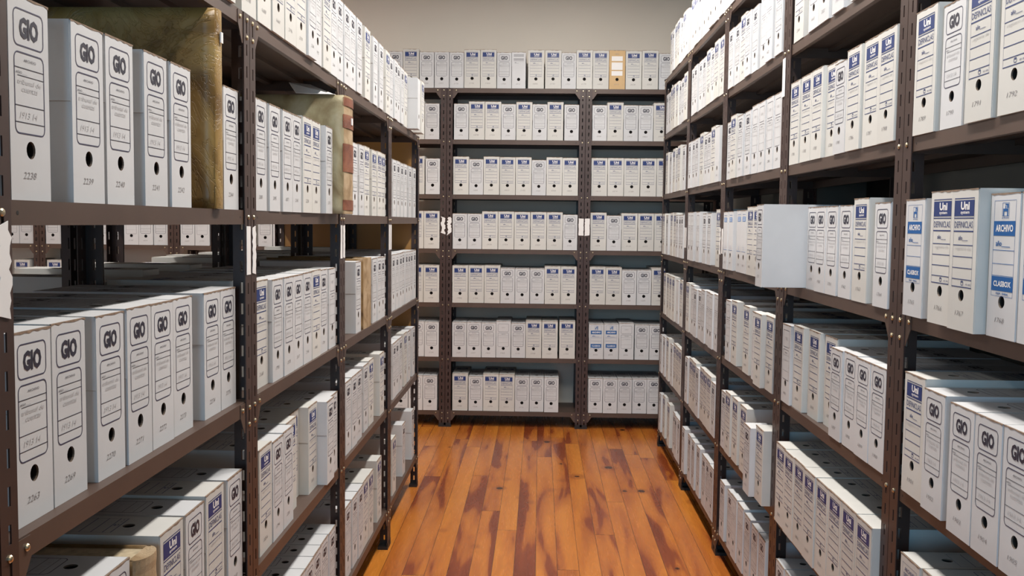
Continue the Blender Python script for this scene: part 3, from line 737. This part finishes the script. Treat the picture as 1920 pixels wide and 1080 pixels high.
for key, line in ROWS.items():
    rk, lv = key[0], int(key[1])
    items = []
    for tkn in line.split():
        a = tkn.split('/'); items.append((a[0][0], float(a[0][1:]), int(a[1]) / 1000.0, int(a[2]) / 1000.0 if len(a) > 2 else 0.0))
    J = {'L': JL, 'R': JR, 'B': JB}[rk]
    bays = {}
    for it in items: bays.setdefault(bay_of(it[1], J), []).append(it)
    for bi, its in bays.items():
        its.sort(key=lambda q: q[1], reverse=(rk == 'R'))     # in the order met from left to right (right rack: far to near)
        its_lr = sorted(its, key=lambda q: q[1])
        z = (HL if rk == 'L' else HR)[lv - 1] + .0168
        for n, (k, p, w, d) in enumerate(its_lr):
            wstd = DIM[k][0]; sw = min(1.0, w / wstd)
            # order words: left and right racks are counted from the near post, the end wall from the left
            if rk == 'B': where = '%s from left, %s shelf, %s bay, end wall' % (ORD[n], SHR[lv - 1], bayB[bi])
            elif rk == 'L': where = '%s from near post, %s shelf, %s left bay' % (ORD[n], SHL[lv - 1], bayL[bi])
            else: where = '%s from near post, %s shelf, %s right bay' % (ORD[n], SHR[lv - 1], bayR[bi])
            mk = MARK.get((rk, lv)) or MARK.get((rk, lv, bi))
            num = None
            if rk == 'L' and mk:
                q = its_lr.index((k, p, w, d)) if bi == 1 else 99
                num = mk[q] if q < len(mk) else None
            elif rk == 'R' and mk:
                num = mk[n] if n < len(mk) else None
            generic = num or str(rnd.randrange(1600, 2400))
            label = LOOK[k] + ', ' + where
            if num in WRITTEN:
                label = '%s marked %s, %s shelf, %s bay' % (LOOK[k], num, (SHL if rk == 'L' else SHR)[lv - 1], ('first left', '')[0] if rk == 'L' else 'nearest right')
            if rk == 'L': loc = (XL + d, p, z); rz = PI / 2
            elif rk == 'R': loc = (XR - d, p, z); rz = -PI / 2
            else: loc = (p, YB + rnd.uniform(.0, .014), z); rz = 0
            depth = p if rk != 'B' else 7
            top = (rk == 'L' and lv <= 3) or (rk == 'R' and lv <= 4) or (rk == 'B' and lv <= 1)
            group = GNAME[k] + {'L': ' on the left rack', 'R': ' on the right rack', 'B': ' on the end wall rack'}[rk]
            if rk != 'B': loc = (loc[0] + rnd.uniform(-.004, .004) * (1 if d == 0 else .5), loc[1], loc[2])
            place(k, loc, rz, sw, label, group, True, top, generic if (rk == 'B' or depth < 4.6) else None, zscale(rk, k))

# box pulled far out of the right rack
pb = place('G', (XR - 0.124, 3.092, HR[3] + .0168), -PI / 2, .86, 'white box pulled far out of the fourth shelf, right side', 'white boxes with rounded black frames on the right rack', True, True, '1757')

# boxes of the rack behind, seen over the tops of the left rack's third shelf
def rear_row(lv, y0, y1, nm):
    y = y0; n = 0
    while y + .12 < y1:
        k = rnd.choice('GGU'); w = DIM[k][0]
        dy = y + w / 2
        if all(abs(dy - (JL[5] - q * 1.0556)) > .108 for q in range(6)):
            dist = ORD[min(n, 12)]
            b = place(k, (XL - 2 * DL - .015 + rnd.choice((.0, .0, -.01)), dy, HL[lv] + .0168), -PI / 2, 1.0,
                      '%s facing the next aisle, %s of those seen from behind' % (LOOK[k], nm[n] if n < len(nm) else 'last'), GNAME[k] + ' on the rear left rack', True, True)
            n += 1
            y += w + rnd.choice((.003, .005, .03))
        else: y += .02
ORD2 = ORD + ['fourteenth', 'fifteenth', 'sixteenth', 'seventeenth', 'eighteenth', 'nineteenth', 'twentieth', 'twenty-first', 'twenty-second', 'twenty-third', 'twenty-fourth', 'twenty-fifth', 'twenty-sixth', 'twenty-seventh', 'twenty-eighth', 'twenty-ninth', 'thirtieth', 'thirty-first', 'thirty-second', 'thirty-third', 'thirty-fourth', 'thirty-fifth']
rear_row(2, 2.30, 5.38, ORD2)

# ------------------------------------------------------------------ old ledgers
def ledger(name, loc, rz, th, h, dp, cov, spm, label, bands=(), slabel=None, tilt=0, bulge=.012):
    """bound volume standing on its tail, spine towards local -Y, thickness along X"""
    root = empty(name, loc, rz); tag(root, label, 'ledger', 'old bound ledgers'); root.rotation_euler = (0, tilt, rz)
    import bmesh
    for s in (-1, 1):      # the two boards, slightly warped
        me = bpy.data.meshes.new('cover_board'); bm = bmesh.new(); ny, nz = 14, 16; r = random.Random(5 + s)
        t = .004
        vs = []
        for side in (0, 1):
            g = []
            for i in range(ny + 1):
                row = []
                for j in range(nz + 1):
                    y = .004 + (dp - .004) * i / ny; z = h * j / nz
                    off = .0012 * math.sin(9 * y + 4 * z + s) + r.uniform(-.0006, .0006)
                    x = s * (th / 2 - t * (1 - side)) + s * off
                    row.append(bm.verts.new((x, y, z)))
                g.append(row)
            vs.append(g)
        for side in (0, 1):
            g = vs[side]
            for i in range(ny):
                for j in range(nz):
                    bm.faces.new((g[i][j], g[i + 1][j], g[i + 1][j + 1], g[i][j + 1]))
        a, b = vs
        for i in range(ny):
            bm.faces.new((a[i][0], a[i + 1][0], b[i + 1][0], b[i][0])); bm.faces.new((a[i][nz], a[i + 1][nz], b[i + 1][nz], b[i][nz]))
        for j in range(nz):
            bm.faces.new((a[0][j], a[0][j + 1], b[0][j + 1], b[0][j])); bm.faces.new((a[ny][j], a[ny][j + 1], b[ny][j + 1], b[ny][j]))
        bmesh.ops.recalc_face_normals(bm, faces=bm.faces)
        bm.to_mesh(me); bm.free(); me.materials.append(M[cov])
        for p in me.polygons: p.use_smooth = True
        link('cover_board', me, root)
    # spine: rounded shell
    mb = MB(); n = 10; m = 20
    P = []
    for j in range(m + 1):
        z = h * j / m; row = []
        for i in range(n + 1):
            a = PI * i / n; wob = 1 + .05 * math.sin(j * 1.7)
            row.append((-th / 2 * math.cos(a), .006 - bulge * wob * math.sin(a), z))
        P.append(row)
    for j in range(m):
        for i in range(n): mb.face([P[j][i], P[j][i + 1], P[j + 1][i + 1], P[j + 1][i]], spm)
    mb.face([P[m][i] for i in range(n + 1)] + [(th / 2, .012, h), (-th / 2, .012, h)], spm)
    link('spine', bake_normals(mb.mesh('spine')), root)
    for z0, z1 in bands:
        mb = MB()
        for i in range(n):
            a0, a1 = PI * i / n, PI * (i + 1) / n
            def Q(a, z, e=.0016): return (-(th / 2 + e) * math.cos(a), .006 - (bulge * 1.05 + e) * math.sin(a), z)
            mb.face([Q(a0, z0), Q(a1, z0), Q(a1, z1), Q(a0, z1)], 'redleather')
        o = link('spine_band', bake_normals(mb.mesh('spine_band')), root); o['label'] = 'reddish brown leather band'
    mb = MB(); mb.box(-th / 2 + .005, th / 2 - .005, .010, dp - .006, .003, h - .005, 'pages'); link('page_block', mb.mesh('page_block'), root)
    if slabel:
        zc, ww, hh = slabel; mb = MB(); mb.box(-ww / 2, ww / 2, -bulge - .0038 + .006 - .001, -bulge + .004, zc - hh / 2, zc + hh / 2, 'paper')
        o = link('spine_label', mb.mesh('spine_label'), root); o['label'] = 'small white paper label'
    return root
zL = [z + .0168 for z in HL]
ledger('ledger', (XL + .008, 2.026, zL[3]), PI / 2, .044, .412, .365, 'parchment', 'parchment',
       'large wrinkled ochre parchment ledger beside the nearest post of left shelving', slabel=(.355, .012, .022), bulge=.006)
ledger('ledger', (XL + .052, 3.170, zL[3]), PI / 2, .140, .378, .40, 'greenparch', 'tanleather',
       'tall greenish parchment ledger with reddish bands on its spine, left rack', bands=((.012, .045), (.135, .225), (.275, .318), (.345, .372)), slabel=(.30, .018, .022))
ledger('ledger', (XL - .005, 3.845, zL[2]), PI / 2, .175, .278, .385, 'brownleather', 'tanleather',
       'dark brown leather ledger with worn pale spine, third shelf, left rack', bulge=.006)
ledger('ledger', (XL - .012, 1.655, zL[1]), PI / 2, .082, .262, .38, 'brownleather', 'tanleather',
       'brown leather ledger with rounded tan spine low at bottom left', bulge=.022)
# loose sheets
def sheet(label, pts, m='paper'):
    mb = MB(); n = len(pts); mb.face(pts, m); mb.face([(p[0], p[1], p[2] - .0012) for p in reversed(pts)], m)
    for i in range(n):
        a, b = pts[i], pts[(i + 1) % n]; mb.face([a, (a[0], a[1], a[2] - .0012), (b[0], b[1], b[2] - .0012), b], m)
    o = link('paper_sheet', mb.mesh('paper_sheet')); tag(o, label, 'paper', 'loose paper sheets')
zt = zL[3] + .378
sheet('creased white paper sticking up from top of the greenish parchment ledger', [(XL + .02, 3.09, zt + .0017), (XL + .025, 3.17, zt + .002), (XL - .08, 3.19, zt + .045), (XL - .13, 3.11, zt + .04), (XL - .10, 3.08, zt + .003)])

# ------------------------------------------------------------------ ceiling fittings
for i, (fx, fy) in enumerate(FITTINGS):
    r = empty('ceiling_light', (fx, fy, ROOM_Z)); tag(r, 'white fluorescent ceiling fitting above the ' + ('aisle' if fx > 0 else 'next aisle') + ', ' + ORD[i] + ' one', 'ceiling light', 'fluorescent ceiling fittings')
    mb = MB(); mb.box(-.11, .11, -.64, .64, -.06, 0, 'housing'); link('housing', mb.mesh('housing'), r)
    for s in (-.05, .05):
        mb = MB()
        pts = [(s + .013 * math.cos(2 * PI * q / 10), -.085 + .013 * math.sin(2 * PI * q / 10)) for q in range(10)]
        mb.prism(pts, -.6, .6, 'tube', 'y'); link('tube', mb.mesh('tube'), r)
